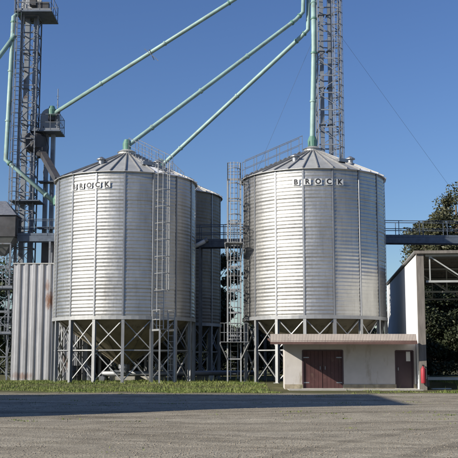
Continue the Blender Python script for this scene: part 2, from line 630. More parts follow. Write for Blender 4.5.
def letters(text):
    cu = bpy.data.curves.new('letter_shape', 'FONT')
    cu.body = text
    cu.size = 0.38
    cu.extrude = 0.002
    cu.offset = 0.016
    cu.align_x = 'CENTER'
    cu.align_y = 'CENTER'
    cu.resolution_u = 3
    to = bpy.data.objects.new('letter_shape', cu)
    C.objects.link(to)
    bpy.context.view_layer.update()
    dg = bpy.context.evaluated_depsgraph_get()
    me = bpy.data.meshes.new_from_object(to.evaluated_get(dg))
    me.transform(Matrix.Rotation(math.pi / 2, 4, 'X'))
    bpy.data.objects.remove(to)
    bpy.data.curves.remove(cu)
    me.materials.clear()
    me.materials.append(MAT['black_paint'])
    return me


def ladder_mesh(mb, a, b, out, width=0.42, cage=0.36, cage_from=2.2, step=0.3, hoop=0.9):
    """upright ladder from a to b with a safety cage on the side `out`"""
    a, b, out = Vector(a), Vector(b), Vector(out).normalized()
    s = Vector((0, 0, 1)).cross(out).normalized() * (width / 2)
    for k in (-1, 1):
        mb.bar(a + s * k, b + s * k, 0.05, 0.05)
    h = (b - a).length
    d = (b - a) / h
    z = 0.25
    while z < h:
        mb.tube([a + d * z - s, a + d * z + s], 0.016, 5)
        z += step
    return mb


def cage_mesh(mb, a, b, out, rad=0.37, hoop=0.85, nbar=5, r=0.018):
    a, b, out = Vector(a), Vector(b), Vector(out).normalized()
    side = Vector((0, 0, 1)).cross(out).normalized()
    h = (b - a).length
    d = (b - a) / h
    arc = [math.pi * i / 10 for i in range(11)]

    def pt(t, z):
        return a + d * z + side * (rad * math.cos(t)) + out * (rad * 1.9 * math.sin(t) ** 0.8 if math.sin(t) > 1e-6 else 0)
    z = 0.0
    while z <= h + 0.01:
        mb.tube([pt(t, z) for t in arc], r * 1.3, 4)
        z += hoop
    for i in range(nbar):
        t = math.pi * (i + 0.5) / nbar
        mb.tube([pt(t, 0), pt(t, h)], r, 4)
    return mb


def make_silo(label, loc, rot0, zs, white=(), name_plate=None, wallmat='galv_wall'):
    z0, z1, z2 = zs
    t = thing('grain_silo', label, 'silo', loc, 0, 'galvanised hopper silos')
    pm = wall_panel_mesh(z1 - z0).mesh('wall_panel', wallmat, True)
    st = MB()
    r = SR * 0.45 + SR * 0.55
    # hat section stiffener
    prof = [(-0.065, 0.012), (-0.04, 0.012), (-0.03, 0.038), (0.03, 0.038), (0.04, 0.012), (0.065, 0.012)]
    for z in (0, z1 - z0 + 0.02):
        for (u, w) in prof:
            st.v.append((u, -(r + w), z))
    for i in range(5):
        st.f.append((i, i + 1, i + 7, i + 6))
    sm = st.mesh('stiffener', 'galv_stiff')
    leg = MB()
    hh = z0 - 0.02
    for (u, w, su, sw) in ((0, 0.08, 0.16, 0.014), (0, -0.08, 0.16, 0.014), (0, 0, 0.012, 0.146)):
        leg.box((u, -(SR - 0.06) - w, hh / 2), (su, sw, hh))
    leg.box((0, -(SR - 0.06), 0.012), (0.32, 0.30, 0.024))
    legm = leg.mesh('leg', 'galv_frame')
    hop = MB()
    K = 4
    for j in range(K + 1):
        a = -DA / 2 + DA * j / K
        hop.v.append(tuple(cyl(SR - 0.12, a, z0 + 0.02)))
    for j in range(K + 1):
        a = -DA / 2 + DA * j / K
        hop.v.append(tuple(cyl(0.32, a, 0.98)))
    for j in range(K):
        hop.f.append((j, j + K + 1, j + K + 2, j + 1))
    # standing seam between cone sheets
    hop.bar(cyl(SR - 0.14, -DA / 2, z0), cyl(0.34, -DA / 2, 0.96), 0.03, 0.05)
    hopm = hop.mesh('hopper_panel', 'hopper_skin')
    NR = 32
    DR = 2 * math.pi / NR
    ro, ri = SR + 0.13, 0.42
    slope = (z2 - z1) / (SR - ri)
    zo = z1 - 0.13 * slope + 0.02
    rp = MB()
    th = 0.03
    for dz in (0, -th):
        for (rr, zz) in ((ro, zo), (ri, z2)):
            for s in (-0.5, 0.5):
                rp.v.append(tuple(cyl(rr, s * DR, zz + dz)))
    rp.f += [(0, 1, 3, 2), (4, 6, 7, 5), (0, 4, 5, 1), (1, 5, 7, 3), (2, 3, 7, 6), (0, 2, 6, 4)]
    rpm = rp.mesh('roof_panel', 'galv_roof')
    rpw = rp.mesh('roof_panel', 'roof_glare')
    rb = MB()
    rb.bar(cyl(ro + 0.01, 0, zo + 0.035), cyl(ri, 0, z2 + 0.03), 0.05, 0.07)
    rbm = rb.mesh('roof_rib', 'roof_rib')
    chord = SR - 0.10
    bm_ = {}

    def brace(key, za, zb, aa, ab, w):
        m = MB()
        off = {'up': 0.0, 'down': 0.03}.get(key[0], 0.0)
        m.angle(cyl(chord - off, aa, za), cyl(chord - off, ab, zb), w, 0.012, (0, -1, 0))
        bm_[key] = m.mesh('brace' if key[0] != 'girt' else 'girt', 'galv_frame')
    zm = z0 * 0.50
    tiers = ((0.10, zm - 0.04), (zm + 0.04, z0 - 0.10))
    for k, (za, zb) in enumerate(tiers):
        brace(('up', k), za, zb, 0, DA, 0.052)
        brace(('down', k), zb, za, 0, DA, 0.052)
    brace(('girt', 0), zm, zm, 0, DA, 0.06)
    for i in range(NP):
        a = rot0 + i * DA
        link('wall_panel', pm, t, a + DA / 2, (0, 0, z0))
        link('stiffener', sm, t, a, (0, 0, z0))
        link('leg', legm, t, a)
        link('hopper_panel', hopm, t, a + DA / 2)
        for key, me in bm_.items():
            link(me.name.split('.')[0], me, t, a)
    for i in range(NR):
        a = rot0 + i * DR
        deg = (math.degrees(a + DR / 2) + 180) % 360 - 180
        isw = any(lo <= deg <= hi for lo, hi in white)  # sheets that carry the glare in their colour
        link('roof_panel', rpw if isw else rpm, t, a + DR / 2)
        link('roof_rib', rbm, t, a)
    rg = MB()
    n = 64
    for (rr, zz) in ((SR - 0.2, z0 - 0.10), (SR + 0.05, z0 - 0.10), (SR + 0.05, z0 + 0.08), (SR - 0.2, z0 + 0.08)):
        for j in range(n):
            rg.v.append(tuple(cyl(rr, 2 * math.pi * j / n, zz)))
    for i in range(4):
        for j in range(n):
            rg.f.append((i * n + j, i * n + (j + 1) % n, ((i + 1) % 4) * n + (j + 1) % n, ((i + 1) % 4) * n + j))
    rg.build('ring_beam', 'galv_frame', t)
    MB().lathe([(0.30, 0.99), (0.30, 0.72), (0.24, 0.70), (0.24, 0.55)], 16).build('hopper_outlet', 'galv_stiff', t)
    col = MB().lathe([(0.50, z2 - 0.05), (0.50, z2 + 0.14), (0.56, z2 + 0.15), (0.30, z2 + 0.30), (0.0, z2 + 0.36)], 20).build('roof_collar', 'galv_roof', t)
    # roof vents
    for deg in (-28, 52, 150):
        p = cyl(SR * 0.62, R(deg), z1 + (SR - SR * 0.62) * slope)
        MB().lathe([(0.16, -0.05), (0.16, 0.22), (0.27, 0.22), (0.27, 0.27), (0.05, 0.40), (0, 0.41)], 14, p).build('roof_vent', 'galv_stiff', t)
    # roof hatch
    p = cyl(SR * 0.66, R(30), z1 + (SR - SR * 0.66) * slope + 0.05)
    MB().box(p, (0.6, 0.6, 0.18), R(30)).build('roof_hatch', 'galv_stiff', t)
    if name_plate:
        for ch, deg in zip('BROCK', name_plate):
            a = R(deg)
            pl = MB()
            for s in (-1, 1):
                pass
            pl.box((0, -(SR + 0.045), 0), (0.38, 0.008, 0.32))
            pl.box((0, -(SR + 0.02), 0), (0.05, 0.04, 0.28))
            po = link('sign_plate', pl.mesh('sign_plate', 'plate_white'), t, a, (0, 0, z1 - 0.78))
            lo = link('sign_letter', letters(ch), po, 0, (0, -(SR + 0.0515), 0))
    return t


sl_x, sl_y = -5.95, 53.8
sr_x, sr_y = 4.79, 53.0
sb_x, sb_y = -4.55, 62.2
G = 0.2
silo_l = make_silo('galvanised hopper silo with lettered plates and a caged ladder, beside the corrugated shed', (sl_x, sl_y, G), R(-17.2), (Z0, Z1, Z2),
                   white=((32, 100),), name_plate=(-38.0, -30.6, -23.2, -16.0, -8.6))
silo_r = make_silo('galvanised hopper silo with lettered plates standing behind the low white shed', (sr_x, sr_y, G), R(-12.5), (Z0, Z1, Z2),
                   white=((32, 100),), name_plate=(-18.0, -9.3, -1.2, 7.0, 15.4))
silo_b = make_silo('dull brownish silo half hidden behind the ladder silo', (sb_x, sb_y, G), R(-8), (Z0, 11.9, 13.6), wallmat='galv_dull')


# caged ladder bolted to the silo beside the corrugated shed
def silo_ladder(t, deg, z0, z1, zplat):
    a = R(deg)
    out = cyl(1, a, 0)
    base = cyl(SR + 0.2, a, 0)
    top = Vector((0, 0, 1))
    ld = MB()
    ladder_mesh(ld, base + top * zplat, base + top * (z1 + 0.35), out, 0.42)
    z = zplat + 0.6
    s = top.cross(out).normalized()
    while z < z1:
        for k in (-1, 1):
            ld.bar(cyl(SR, a, z) + s * 0.21 * k, base + s * 0.21 * k + top * z, 0.03)
        z += 1.6
    lo = ld.build('ladder', 'galv_frame', t)
    cg = MB()
    cage_mesh(cg, base + top * (zplat + 2.1), base + top * (z1 + 0.45), out, 0.36, 0.9)
    cg.build('safety_cage', 'galv_frame', lo)
    # rest platform at the foot of the cage, on two posts
    pf = MB()
    w, dpt = 0.75, 0.8
    for k in (-1, 1):
        pf.bar(base + s * w * k * 0.6 + top * zplat, base + s * w * k * 0.6 + out * dpt + top * zplat, 0.07, 0.09)
    for i in range(7):
        pf.bar(base + out * (dpt * i / 6) - s * w * 0.6 + top * (zplat + 0.05), base + out * (dpt * i / 6) + s * w * 0.6 + top * (zplat + 0.05), 0.08, 0.02)
    po = pf.build('platform', 'galv_frame', t)
    rl = MB()
    cn = [base - s * w * 0.6, base - s * w * 0.6 + out * dpt, base + s * w * 0.6 + out * dpt, base + s * w * 0.6]
    for h in (0.55, 1.05):
        rl.tube([c + top * (zplat + h) for c in cn], 0.02, 5)
    for c in cn:
        rl.tube([c + top * zplat, c + top * (zplat + 1.05)], 0.02, 5)
    rl.build('guard_rail', 'galv_frame', po)
    for c in (cn[1], cn[2]):
        MB().bar(c + top * 0.0, c + top * zplat, 0.09).build('platform_post', 'galv_frame', t)
    lw = MB()
    ladder_mesh(lw, base + out * dpt + s * 0.25 + top * 0.1, base + out * dpt + s * 0.25 + top * (zplat + 0.9), out, 0.38)
    lw.build('ladder', 'galv_frame', t)
    # second rest platform half way with a bracket
    return lo


silo_ladder(silo_l, 33, Z0, Z1, 2.75)


def roof_rail(t, deg, zs, half=0.33):
    """handrail pair and steps up the cone of the roof"""
    z0, z1, z2 = zs
    a = R(deg)
    s = Vector((math.cos(a), math.sin(a), 0))
    lo, hi = cyl(SR + 0.05, a, z1 + 0.03), cyl(0.7, a, z2 - 0.1)
    up = Vector((0, 0, 1))
    mb = MB()
    for k in (-1, 1):
        mb.tube([lo + s * half * k + up * 0.95, hi + s * half * k + up * 0.95], 0.02, 5)
        mb.tube([lo + s * half * k + up * 0.5, hi + s * half * k + up * 0.5], 0.016, 5)
        for i in range(6):
            p = lo.lerp(hi, i / 5) + s * half * k
            mb.tube([p, p + up * 0.97], 0.018, 5)
    ob = mb.build('roof_handrail', 'galv_stiff', t)
    st = MB()
    for i in range(12):
        p = lo.lerp(hi, (i + 0.5) / 12) + up * 0.08
        st.bar(p - s * half, p + s * half, 0.1, 0.04)
    st.build('roof_step', 'galv_stiff', t)


roof_rail(silo_r, -78, (Z0, Z1, Z2))
roof_rail(silo_l, 40, (Z0, Z1, Z2))
roof_rail(silo_b, 20, (Z0, 11.9, 13.6))


# ------------------------------------------------------------------ lattice towers / bucket elevators
def lattice(t, w, d, z0, z1, bay, post=0.09, steel='tower_steel', brace=True, mid=False):
    """four posts, a frame at every bay and diagonals; each post its own part, each bay one frame"""
    for sx in (-1, 1):
        for sy in (-1, 1):
            MB().angle((sx * w / 2, sy * d / 2, z0), (sx * w / 2, sy * d / 2, z1), post, 0.014, (0, -sy, 0)).build('post', steel, t)
    z = z0 + bay
    i = 0
    while z <= z1 + 0.01:
        fr = MB()
        c = [(-w / 2, -d / 2, z), (w / 2, -d / 2, z), (w / 2, d / 2, z), (-w / 2, d / 2, z)]
        for k in range(4):
            fr.bar(c[k], c[(k + 1) % 4], 0.055, 0.07)
        if mid:
            fr.bar(((0, -d / 2, z)), ((0, d / 2, z)), 0.05)
        fr.build('cross_frame', steel, t)
        if brace:
            for k in range(4):
                a, b = Vector(c[k]), Vector(c[(k + 1) % 4])
                if (i + k) % 2:
                    a, b = b, a
                MB().bar(a - Vector((0, 0, bay - 0.06)), b - Vector((0, 0, 0.06)), 0.04).build('brace', steel, t)
        z += bay
        i += 1


def handrail(parent, pts, z, h=1.05, mat='galv_stiff', step=1.2, r=0.022, close=False):
    mb = MB()
    pts = [Vector(p) for p in pts]
    if close:
        pts.append(pts[0])
    up = Vector((0, 0, 1))
    for hh in (h * 0.5, h):
        mb.tube([p + up * (z + hh) for p in pts], r, 5)
    for a, b in zip(pts[:-1], pts[1:]):
        n = max(1, round((b - a).length / step))
        for i in range(n + 1):
            p = a.lerp(b, i / n)
            mb.tube([p + up * z, p + up * (z + h)], r, 5)
    mb.bar(pts[0] + up * (z + 0.07), pts[1] + up * (z + 0.07), 0.012, 0.12)
    return mb.build('guard_rail', mat, parent)


def elevator_head(t, x, y, z, s=1.0):
    """bucket elevator head: housing with a rounded hood, drive and spout neck"""
    mb = MB()
    mb.box((x, y, z + 0.45 * s), (1.25 * s, 0.6 * s, 0.9 * s))
    n = 10
    k = len(mb.v)
    for yy in (-0.3 * s, 0.3 * s):
        for i in range(n + 1):
            a = math.pi * i / n
            mb.v.append((x + 0.62 * s * math.cos(a), y + yy, z + 0.9 * s + 0.55 * s * math.sin(a)))
    for i in range(n):
        mb.f.append((k + i, k + i + n + 1, k + i + n + 2, k + i + 1))
    mb.f.append(tuple(k + i for i in range(n + 1)))
    mb.f.append(tuple(k + n + 1 + i for i in reversed(range(n + 1))))
    mb.build('elevator_head', 'galv_frame', t)
    dr = MB()
    dr.box((x + 0.15 * s, y - 0.55 * s, z + 0.75 * s), (0.4 * s, 0.4 * s, 0.45 * s))
    dr.tube([(x + 0.15 * s, y - 0.7 * s, z + 1.1 * s), (x + 0.75 * s, y - 0.7 * s, z + 1.1 * s)], 0.17 * s, 12)
    dr.build('drive_motor', 'dark_machine', t)


# tower and elevator that rise behind the lettered silo next to the white shed
RT = Vector((6.42, 59.0, G))
rt = thing('elevator_tower', 'tall lattice elevator tower with ladder behind the silo beside the white shed', 'tower', RT, 0, 'elevator towers')
RTOP = 27.2
lattice(rt, 1.5, 1.3, 0, RTOP, 1.13, 0.09, 'tower_purple', True)
for xx in (-0.42, 0.12):
    tr = MB().box((xx, 0.1, RTOP / 2 + 0.4), (0.25, 0.36, RTOP - 0.2))
    o = tr.build('elevator_trunk', 'trunk_steel', rt)
    for i in range(11):
        MB().box((xx, 0.1, 1.5 + i * 2.44), (0.42, 0.5, 0.05)).build('trunk_flange', 'tower_steel', o)
lad = MB()
ladder_mesh(lad, (0.5, -0.72, 0.3), (0.5, -0.72, RTOP + 1.0), (0, -1, 0), 0.42)
lo = lad.build('ladder', 'tower_purple', rt)
cg = MB()
cage_mesh(cg, (0.5, -0.72, 2.4), (0.5, -0.72, RTOP + 1.0), (0, -1, 0), 0.34, 0.8)
cg.build('safety_cage', 'tower_steel', lo)
pf = MB().box((0, 0, RTOP + 0.06), (3.2, 2.8, 0.09)).build('platform', 'grating', rt)
handrail(pf, [(-1.55, -1.35, 0), (1.55, -1.35, 0), (1.55, 1.35, 0), (-1.55, 1.35, 0)], RTOP + 0.1, close=True)
elevator_head(rt, -0.15, 0.1, RTOP + 0.12, 1.15)
MB().lathe([(0.2, 0.0), (0.55, 0.5), (0.62, 1.5), (0.62, 1.7), (0.3, 2.0)], 16, (-1.55, -1.2, RTOP - 1.9)).build('distributor', 'spout_paint', rt)

# tower at the edge of the yard, beside the corrugated shed
LT = Vector((-13.05, 60.0, G))
lt = thing('elevator_tower', 'tall lattice elevator tower rising behind the corrugated shed', 'tower', LT, 0, 'elevator towers')
LTOP = 23.6
lattice(lt, 1.05, 1.2, 0, LTOP, 1.18, 0.09, 'tower_steel', True)
for xx in (-0.26, 0.30):
    o = MB().box((xx, 0.1, LTOP / 2 + 0.35), (0.30, 0.4, LTOP - 0.3)).build('elevator_trunk', 'trunk_steel', lt)
    for i in range(9):
        MB().box((xx, 0.1, 1.7 + i * 2.44), (0.38, 0.48, 0.05)).build('trunk_flange', 'tower_steel', o)
lad = MB()
ladder_mesh(lad, (-0.62, -0.75, 0.2), (-0.62, -0.75, LTOP + 1.0), (0, -1, 0), 0.42)
lo = lad.build('ladder', 'tower_steel', lt)
cg = MB()
cage_mesh(cg, (-0.62, -0.75, 2.4), (-0.62, -0.75, LTOP + 1.0), (0, -1, 0), 0.34, 0.85)
cg.build('safety_cage', 'tower_steel', lo)
pf = MB().box((0.35, -0.1, LTOP + 0.05), (2.4, 2.4, 0.09)).build('platform', 'grating', lt)
handrail(pf, [(-0.8, -1.25, 0), (1.5, -1.25, 0), (1.5, 1.05, 0), (-0.8, 1.05, 0)], LTOP + 0.1, close=True, mat='tower_steel', step=0.8)
MB().box((0.95, -0.95, LTOP + 0.45), (0.7, 0.45, 0.5)).build('motor_box', 'dark_machine', lt)
elevator_head(lt, 0.0, 0.1, LTOP + 0.12, 1.05)
for z in (6.0, 11.2):
    MB().box((0.1, -0.35, z), (1.9, 1.6, 0.07)).build('landing', 'grating', lt)

# shorter receiving elevator next to it
ST = Vector((-11.75, 60.6, G))
st = thing('bucket_elevator', 'short dark bucket elevator with round head between tower and ladder silo', 'elevator', ST)
STOP = 16.2
for xx in (-0.22, 0.2):
    MB().box((xx, 0, STOP / 2), (0.26, 0.32, STOP)).build('elevator_trunk', 'trunk_steel', st)
elevator_head(st, 0, 0, STOP, 0.95)
pf = MB().box((-0.15, -0.2, STOP - 0.3), (2.0, 1.7, 0.08)).build('platform', 'grating', st)
handrail(pf, [(-1.1, -1.0, 0), (0.8, -1.0, 0), (0.8, 0.6, 0), (-1.1, 0.6, 0)], STOP - 0.26, close=True, mat='tower_steel', step=0.6)
MB().lathe([(0.25, 0), (0.7, 0.35), (0.75, 1.1), (0.55, 1.35), (0.2, 1.45)], 16, (-0.9, -0.4, STOP - 1.75)).build('spout_turnhead', 'dark_machine', st)
MB().tube([(0.55, -0.6, STOP - 0.2), (0.55, -0.6, STOP + 2.6)], [0.04, 0.025], 6).build('lightning_rod', 'tower_steel', st)
cb = MB()
for i in range(4):
    z = STOP + 0.3 + i * 0.6
    cb.bar((0.45, -0.6, z), (0.65, -0.6, z), 0.02)
cb.build('rod_step', 'tower_steel', st)
for z in (9.6, 12.6):
    MB().box((0.1, -0.45, z), (1.3, 0.8, 0.07)).build('landing', 'grating', st)
a0 = P(106, 179, 60.0) - ST
a1 = P(116.5, 197.5, 55.0) - ST
sp = MB().bar(a0, a1, 0.36, 0.36).build('feed_spout', 'dark_machine', st)
MB().box(a0, (0.62, 0.6, 0.7)).build('spout_box', 'dark_machine', st)
cab = MB()
cpts = [P(107, 162, 60.0) - ST, P(110.5, 176, 59.9) - ST, P(107, 192, 59.9) - ST, P(108.5, 206, 59.9) - ST]
sm_ = []
for i in range(3):
    for k in range(5):
        sm_.append(cpts[i].lerp(cpts[i + 1], k / 5))
cab.tube(sm_ + [cpts[3]], 0.025, 5)
cab.build('cable', 'black_paint', st)


# ------------------------------------------------------------------ grain spouts (painted pipes)
def spout(label, pts, r=0.15, flange=3.0, loc=None, saddle=None):
    pts = [Vector(p) for p in pts]
    base = pts[-1].copy()
    t = thing('grain_spout', label, 'spout', base, 0, 'pale green grain spouts')
    q = [p - base for p in pts]
    o = MB().tube(q, r, 14).build('pipe', 'spout_paint', t, True)
    for a, b in zip(q[:-1], q[1:]):
        L = (b - a).length
        d = (b - a).normalized()
        k = 0.35
        while k < L - 0.1:
            p = a + d * k
            MB().tube([p - d * 0.05, p + d * 0.05], r + 0.035, 14).build('flange', 'spout_flange' if k < 1 else 'spout_paint', t)
            k += flange
    MB().lathe([(r + 0.02, -0.05), (r + 0.10, 0.0), (r + 0.12, 0.35), (r + 0.03, 0.6)], 14, (0, 0, -0.02)).build('spout_boot', 'spout_flange', t)
    if saddle:
        s = saddle - base
        m = MB()
        m.bar(s + Vector((-0.45, 0, 0.35)), s + Vector((0.45, 0, -0.45)), 0.035)
        m.bar(s + Vector((-0.1, -0.3, 0.2)), s + Vector((0.15, 0.3, -0.3)), 0.035)
        m.build('saddle_clamp', 'tower_steel', t)
    return t


peak_l = Vector((sl_x, sl_y, G + Z2 + 0.34))
peak_r = Vector((sr_x, sr_y, G + Z2 + 0.34))
peak_b = Vector((sb_x, sb_y, G + 13.6 + 0.34))
dist = RT + Vector((-1.55, -1.2, RTOP - 1.9))
# to the tower by the corrugated shed
spout('pale green pipe running highest, over to the short bucket elevator', [P(283, 47.5, 57.8), P(232, 79, 58.4), P(112.5, 154.5, 59.9)], 0.13, 4.9, saddle=P(178, 113.5, 58.6) - Vector((0, 0, 0.1)))
spout('pale green pipe bending down to the peak of the ladder silo', [P(278.3, 62, 57.4), P(277.6, 87, 57.3), P(273, 92, 57.2), peak_l + Vector((0.12, 0, 0.28)), peak_l], 0.13, 3.9)
spout('pale green pipe ending behind the ladder silo at the dull silo roof', [P(281.3, 70, 57.6), P(281.0, 98.5, 57.4), P(276, 103.5, 57.5), peak_b + Vector((0.12, 0, 0.28)), peak_b], 0.135, 5.2)
spout('upright pale green pipe dropping onto the silo behind the white shed', [P(284.5, 60, 55.6), P(284.6, 88, 53.4), P(284.9, 110, 53.0), peak_r + Vector((0, 0, 0.3)), peak_r], 0.155, 2.9)
v0 = P(87.5, 90, 58.9)
v1 = P(82.3, 184, 58.9)
v2 = P(116.0, 213.5, 58.2)
spout('pale green pipe down the side of the tall tower then slanting to the silo edge', [v0 + Vector((0.5, 0.4, 0.6)), v0, v1, v2], 0.15, 3.3)
spout('thin pale green pipe leaning away from the tower at the picture edge', [P(88.5, 102, 58.8), P(70, 127, 58.8), P(58, 143, 58.6)], 0.15, 3.3)

# guy wires of the tower
for (label, a, b) in (('thin steel guy wire slanting from the tower towards the trees', RT + Vector((0.75, 0.6, 22.5)), Vector((32, 84, 0.2))),
                      ('thin steel guy wire slanting back from the tower', RT + Vector((-0.7, 0.65, 22.5)), Vector((-6, 92, 0.2)))):
    o = MB().tube([a, a.lerp(b, 0.5) - Vector((0, 0, 0.5)), b], 0.007, 5).build('guy_wire', 'tower_steel')
    tag(o, label, 'wire')


# ------------------------------------------------------------------ ladder tower and catwalk between the silos
KT = Vector((0.28, 51.6, G))
kt = thing('ladder_tower', 'slim galvanised ladder tower with landings between the two lettered silos', 'ladder', KT)
KH = 11.1
lattice(kt, 0.72, 0.8, 0, KH, 1.25, 0.075, 'galv_frame', False)
cg = MB()
cage_mesh(cg, (0, -0.15, 2.3), (0, -0.15, KH + 0.9), (0, -1, 0), 0.33, 0.85, 5)
cg.build('safety_cage', 'galv_frame', kt)
lad = MB()
ladder_mesh(lad, (0, -0.1, 0.2), (0, -0.1, KH), (0, -1, 0), 0.4)
lad.build('ladder', 'galv_frame', kt)
for zz, w in ((2.15, 1.5), (7.5, 1.0)):
    pf = MB()
    for i in range(9):
        pf.bar((-w / 2, -0.95 + i * 0.12, zz), (w / 2, -0.95 + i * 0.12, zz), 0.09, 0.03)
    pf.bar((-w / 2, -0.95, zz - 0.06), (-w / 2, 0.1, zz - 0.06), 0.06, 0.09)
    pf.bar((w / 2, -0.95, zz - 0.06), (w / 2, 0.1, zz - 0.06), 0.06, 0.09)
    po = pf.build('landing', 'galv_frame', kt)
    handrail(po, [(-w / 2, 0.1, 0), (-w / 2, -0.95, 0), (w / 2, -0.95, 0), (w / 2, 0.1, 0)], zz, 1.0, 'galv_frame', 0.22, 0.014)
    for s in (-1, 1):
        MB().bar((s * w / 2, -0.9, zz - 0.1), (s * 0.36, -0.4, zz - 0.95), 0.05).build('bracket', 'galv_frame', kt)
handrail(kt, [(-0.36, -0.4, 0), (0.36, -0.4, 0), (0.36, 0.4, 0), (-0.36, 0.4, 0)], KH - 0.1, 1.0, 'galv_frame', 0.36, 0.02, True)
for s in (-1, 1):
    MB().bar((0.3, s * 0.4, 8.4), (1.0, s * 0.4 + 0.5, 8.4), 0.06).build('wall_tie', 'galv_frame', kt)
    MB().bar((0.3, s * 0.4, 11.0), (1.0, s * 0.4 + 0.5, 11.0), 0.06).build('wall_tie', 'galv_frame', kt)


def catwalk(label, a, b, width=0.9, posts=(), truss=0.34, mat='grating'):
    a, b = Vector(a), Vector(b)
    t = thing('catwalk', label, 'catwalk', a, 0, 'catwalks')
    L = (b - a).length
    d = (b - a) / L
    s = Vector((0, 0, 1)).cross(d).normalized() * (width / 2)
    up = Vector((0, 0, 1))
    for k in (-1, 1):
        MB().bar(s * k - up * 0.12, d * L + s * k - up * 0.12, 0.08, truss).build('girder', 'grating', t)
    n = max(2, int(L / 0.95))
    for i in range(n):
        p0, p1 = d * (L * i / n + 0.01), d * (L * (i + 1) / n - 0.01)
        MB().bar(p0 + up * 0.08, p1 + up * 0.08, width, 0.03).build('deck_plate', mat, t)
    for k in (-1, 1):
        handrail(t, [s * k, d * L + s * k], 0.09, 1.0, 'grating', 1.5, 0.025)
    for (f, zb) in posts:
        p = d * (L * f)
        for k in (-1, 1):
            MB().bar(p + s * k * 0.9 - up * 0.3, p + s * k * 0.9 + up * (zb - a.z), 0.12).build('post', 'tower_steel', t)
    return t


cz = 8.55
catwalk('blue grey catwalk bridging the gap between the two lettered silos', (-3.2, 58.2, cz), (2.6, 57.6, cz), 0.85, ((0.25, G), (0.93, G)))
catwalk('blue grey catwalk running from the silo over the open warehouse to the trees', (7.4, 57.7, cz + 0.25), (21.0, 58.6, cz + 0.25), 0.85, ((0.02, G),))
# white conveyor tube below the catwalk
a, b = P(204.5, 242, 57.0), P(214.5, 236.8, 57.0)
t = thing('conveyor_spout', 'short bright white spout below the catwalk beside the dull silo', 'spout', b)
MB().tube([a - b, (0, 0, 0)], 0.13, 12).build('pipe', 'white_metal', t, True)
MB().tube([(b - a).normalized() * -0.1, (b - a).normalized() * 0.05], 0.17, 12).build('flange', 'galv_stiff', t)


# ------------------------------------------------------------------ corrugated shed beside the ladder silo
def corrugated(mb, x0, x1, z0, z1, y, pitch=0.24, depth=0.045):
    n = max(1, int(round((x1 - x0) / pitch)))
    p = (x1 - x0) / n
    prof = [(0.0, 0), (0.36, 0), (0.5, -depth), (0.86, -depth), (1.0, 0)]
    xs = []
    for i in range(n):
        for (u, w) in prof[:-1]:
            xs.append((x0 + (i + u) * p, y + w))
    xs.append((x1, y))
    k = len(mb.v)
    for z in (z0, z1):
        mb.v += [(x, yy, z) for x, yy in xs]
    m = len(xs)
    for i in range(m - 1):
        mb.f.append((k + i, k + i + 1, k + m + i + 1, k + m + i))
    return mb


def rust_mat():
    m = galvanised('galv_shed_rust', (0.38, 0.385, 0.40), (0.48, 0.485, 0.50), (0.45, 0.6), 0.3, 0.45)
    nt = m.node_tree
    b = nt.nodes['Principled BSDF']
    base = b.inputs['Base Color'].links[0].from_socket
    tc = nn(nt, 'ShaderNodeTexCoord')
    nz = tex_noise(nt, 3.5, 6, 0.7, tc.outputs['Object'], (2.2, 1, 0.8))
    out = base
    for (x, z, rx, rz, amt) in ((2.25, 4.75, 0.42, 0.75, 0.95), (2.05, 5.6, 0.22, 0.5, 0.6), (3.3, 1.0, 0.5, 0.6, 0.6), (0.7, 0.25, 0.9, 0.3, 0.6)):
        mp = nn(nt, 'ShaderNodeMapping')
        mp.inputs['Location'].default_value = (-0.5 * x / rx, 0, -0.5 * z / rz)
        mp.inputs['Scale'].default_value = (0.5 / rx, 0.0, 0.5 / rz)
        nt.links.new(tc.outputs['Object'], mp.inputs[0])
        ln = nn(nt, 'ShaderNodeVectorMath', operation='LENGTH')
        nt.links.new(mp.outputs[0], ln.inputs[0])
        ad = nn(nt, 'ShaderNodeMath', operation='MULTIPLY_ADD')
        nt.links.new(nz, ad.inputs[0])
        ad.inputs[1].default_value = 0.95
        nt.links.new(ln.outputs['Value'], ad.inputs[2])
        f = ramp(nt, ad.outputs[0], [(0.62, (amt,) * 3), (0.92, (0, 0, 0))])
        out = mixc(nt, f, out, (0.20, 0.095, 0.05))
    nt.links.new(out, b.inputs['Base Color'])


rust_mat()
CS = Vector((-12.95, 56.6, G))
cs = thing('corrugated_shed', 'tall pale grey shed of ribbed sheets with a rust stain', 'shed', CS)
cw, cd, ch = 4.6, 2.2, 6.95
nsheet = 5
for i in range(nsheet):
    x0, x1 = cw * i / nsheet, cw * (i + 1) / nsheet
    m = MB()
    corrugated(m, x0, x1 - 0.004, 0.0, ch - (0.05 if i % 2 else 0.0), -0.012 * (i % 2), 0.46, 0.08)
    m.build('wall_sheet', 'galv_shed_rust', cs)
MB().box((0.02, cd / 2 + 0.06, ch / 2), (0.05, cd - 0.06, ch - 0.1)).build('end_wall', 'galv_shed', cs)
MB().box((cw - 0.05, cd / 2 + 0.06, ch / 2), (0.05, cd - 0.06, ch - 0.1)).build('end_wall', 'galv_shed', cs)
MB().box((cw / 2, cd + 0.02, ch / 2), (cw, 0.05, ch - 0.1)).build('back_wall', 'galv_shed', cs)
MB().bar((cw / 2, -0.1, ch + 0.0), (cw / 2, cd + 0.1, ch + 0.12), cw + 0.1, 0.06).build('roof', 'galv_roof', cs)

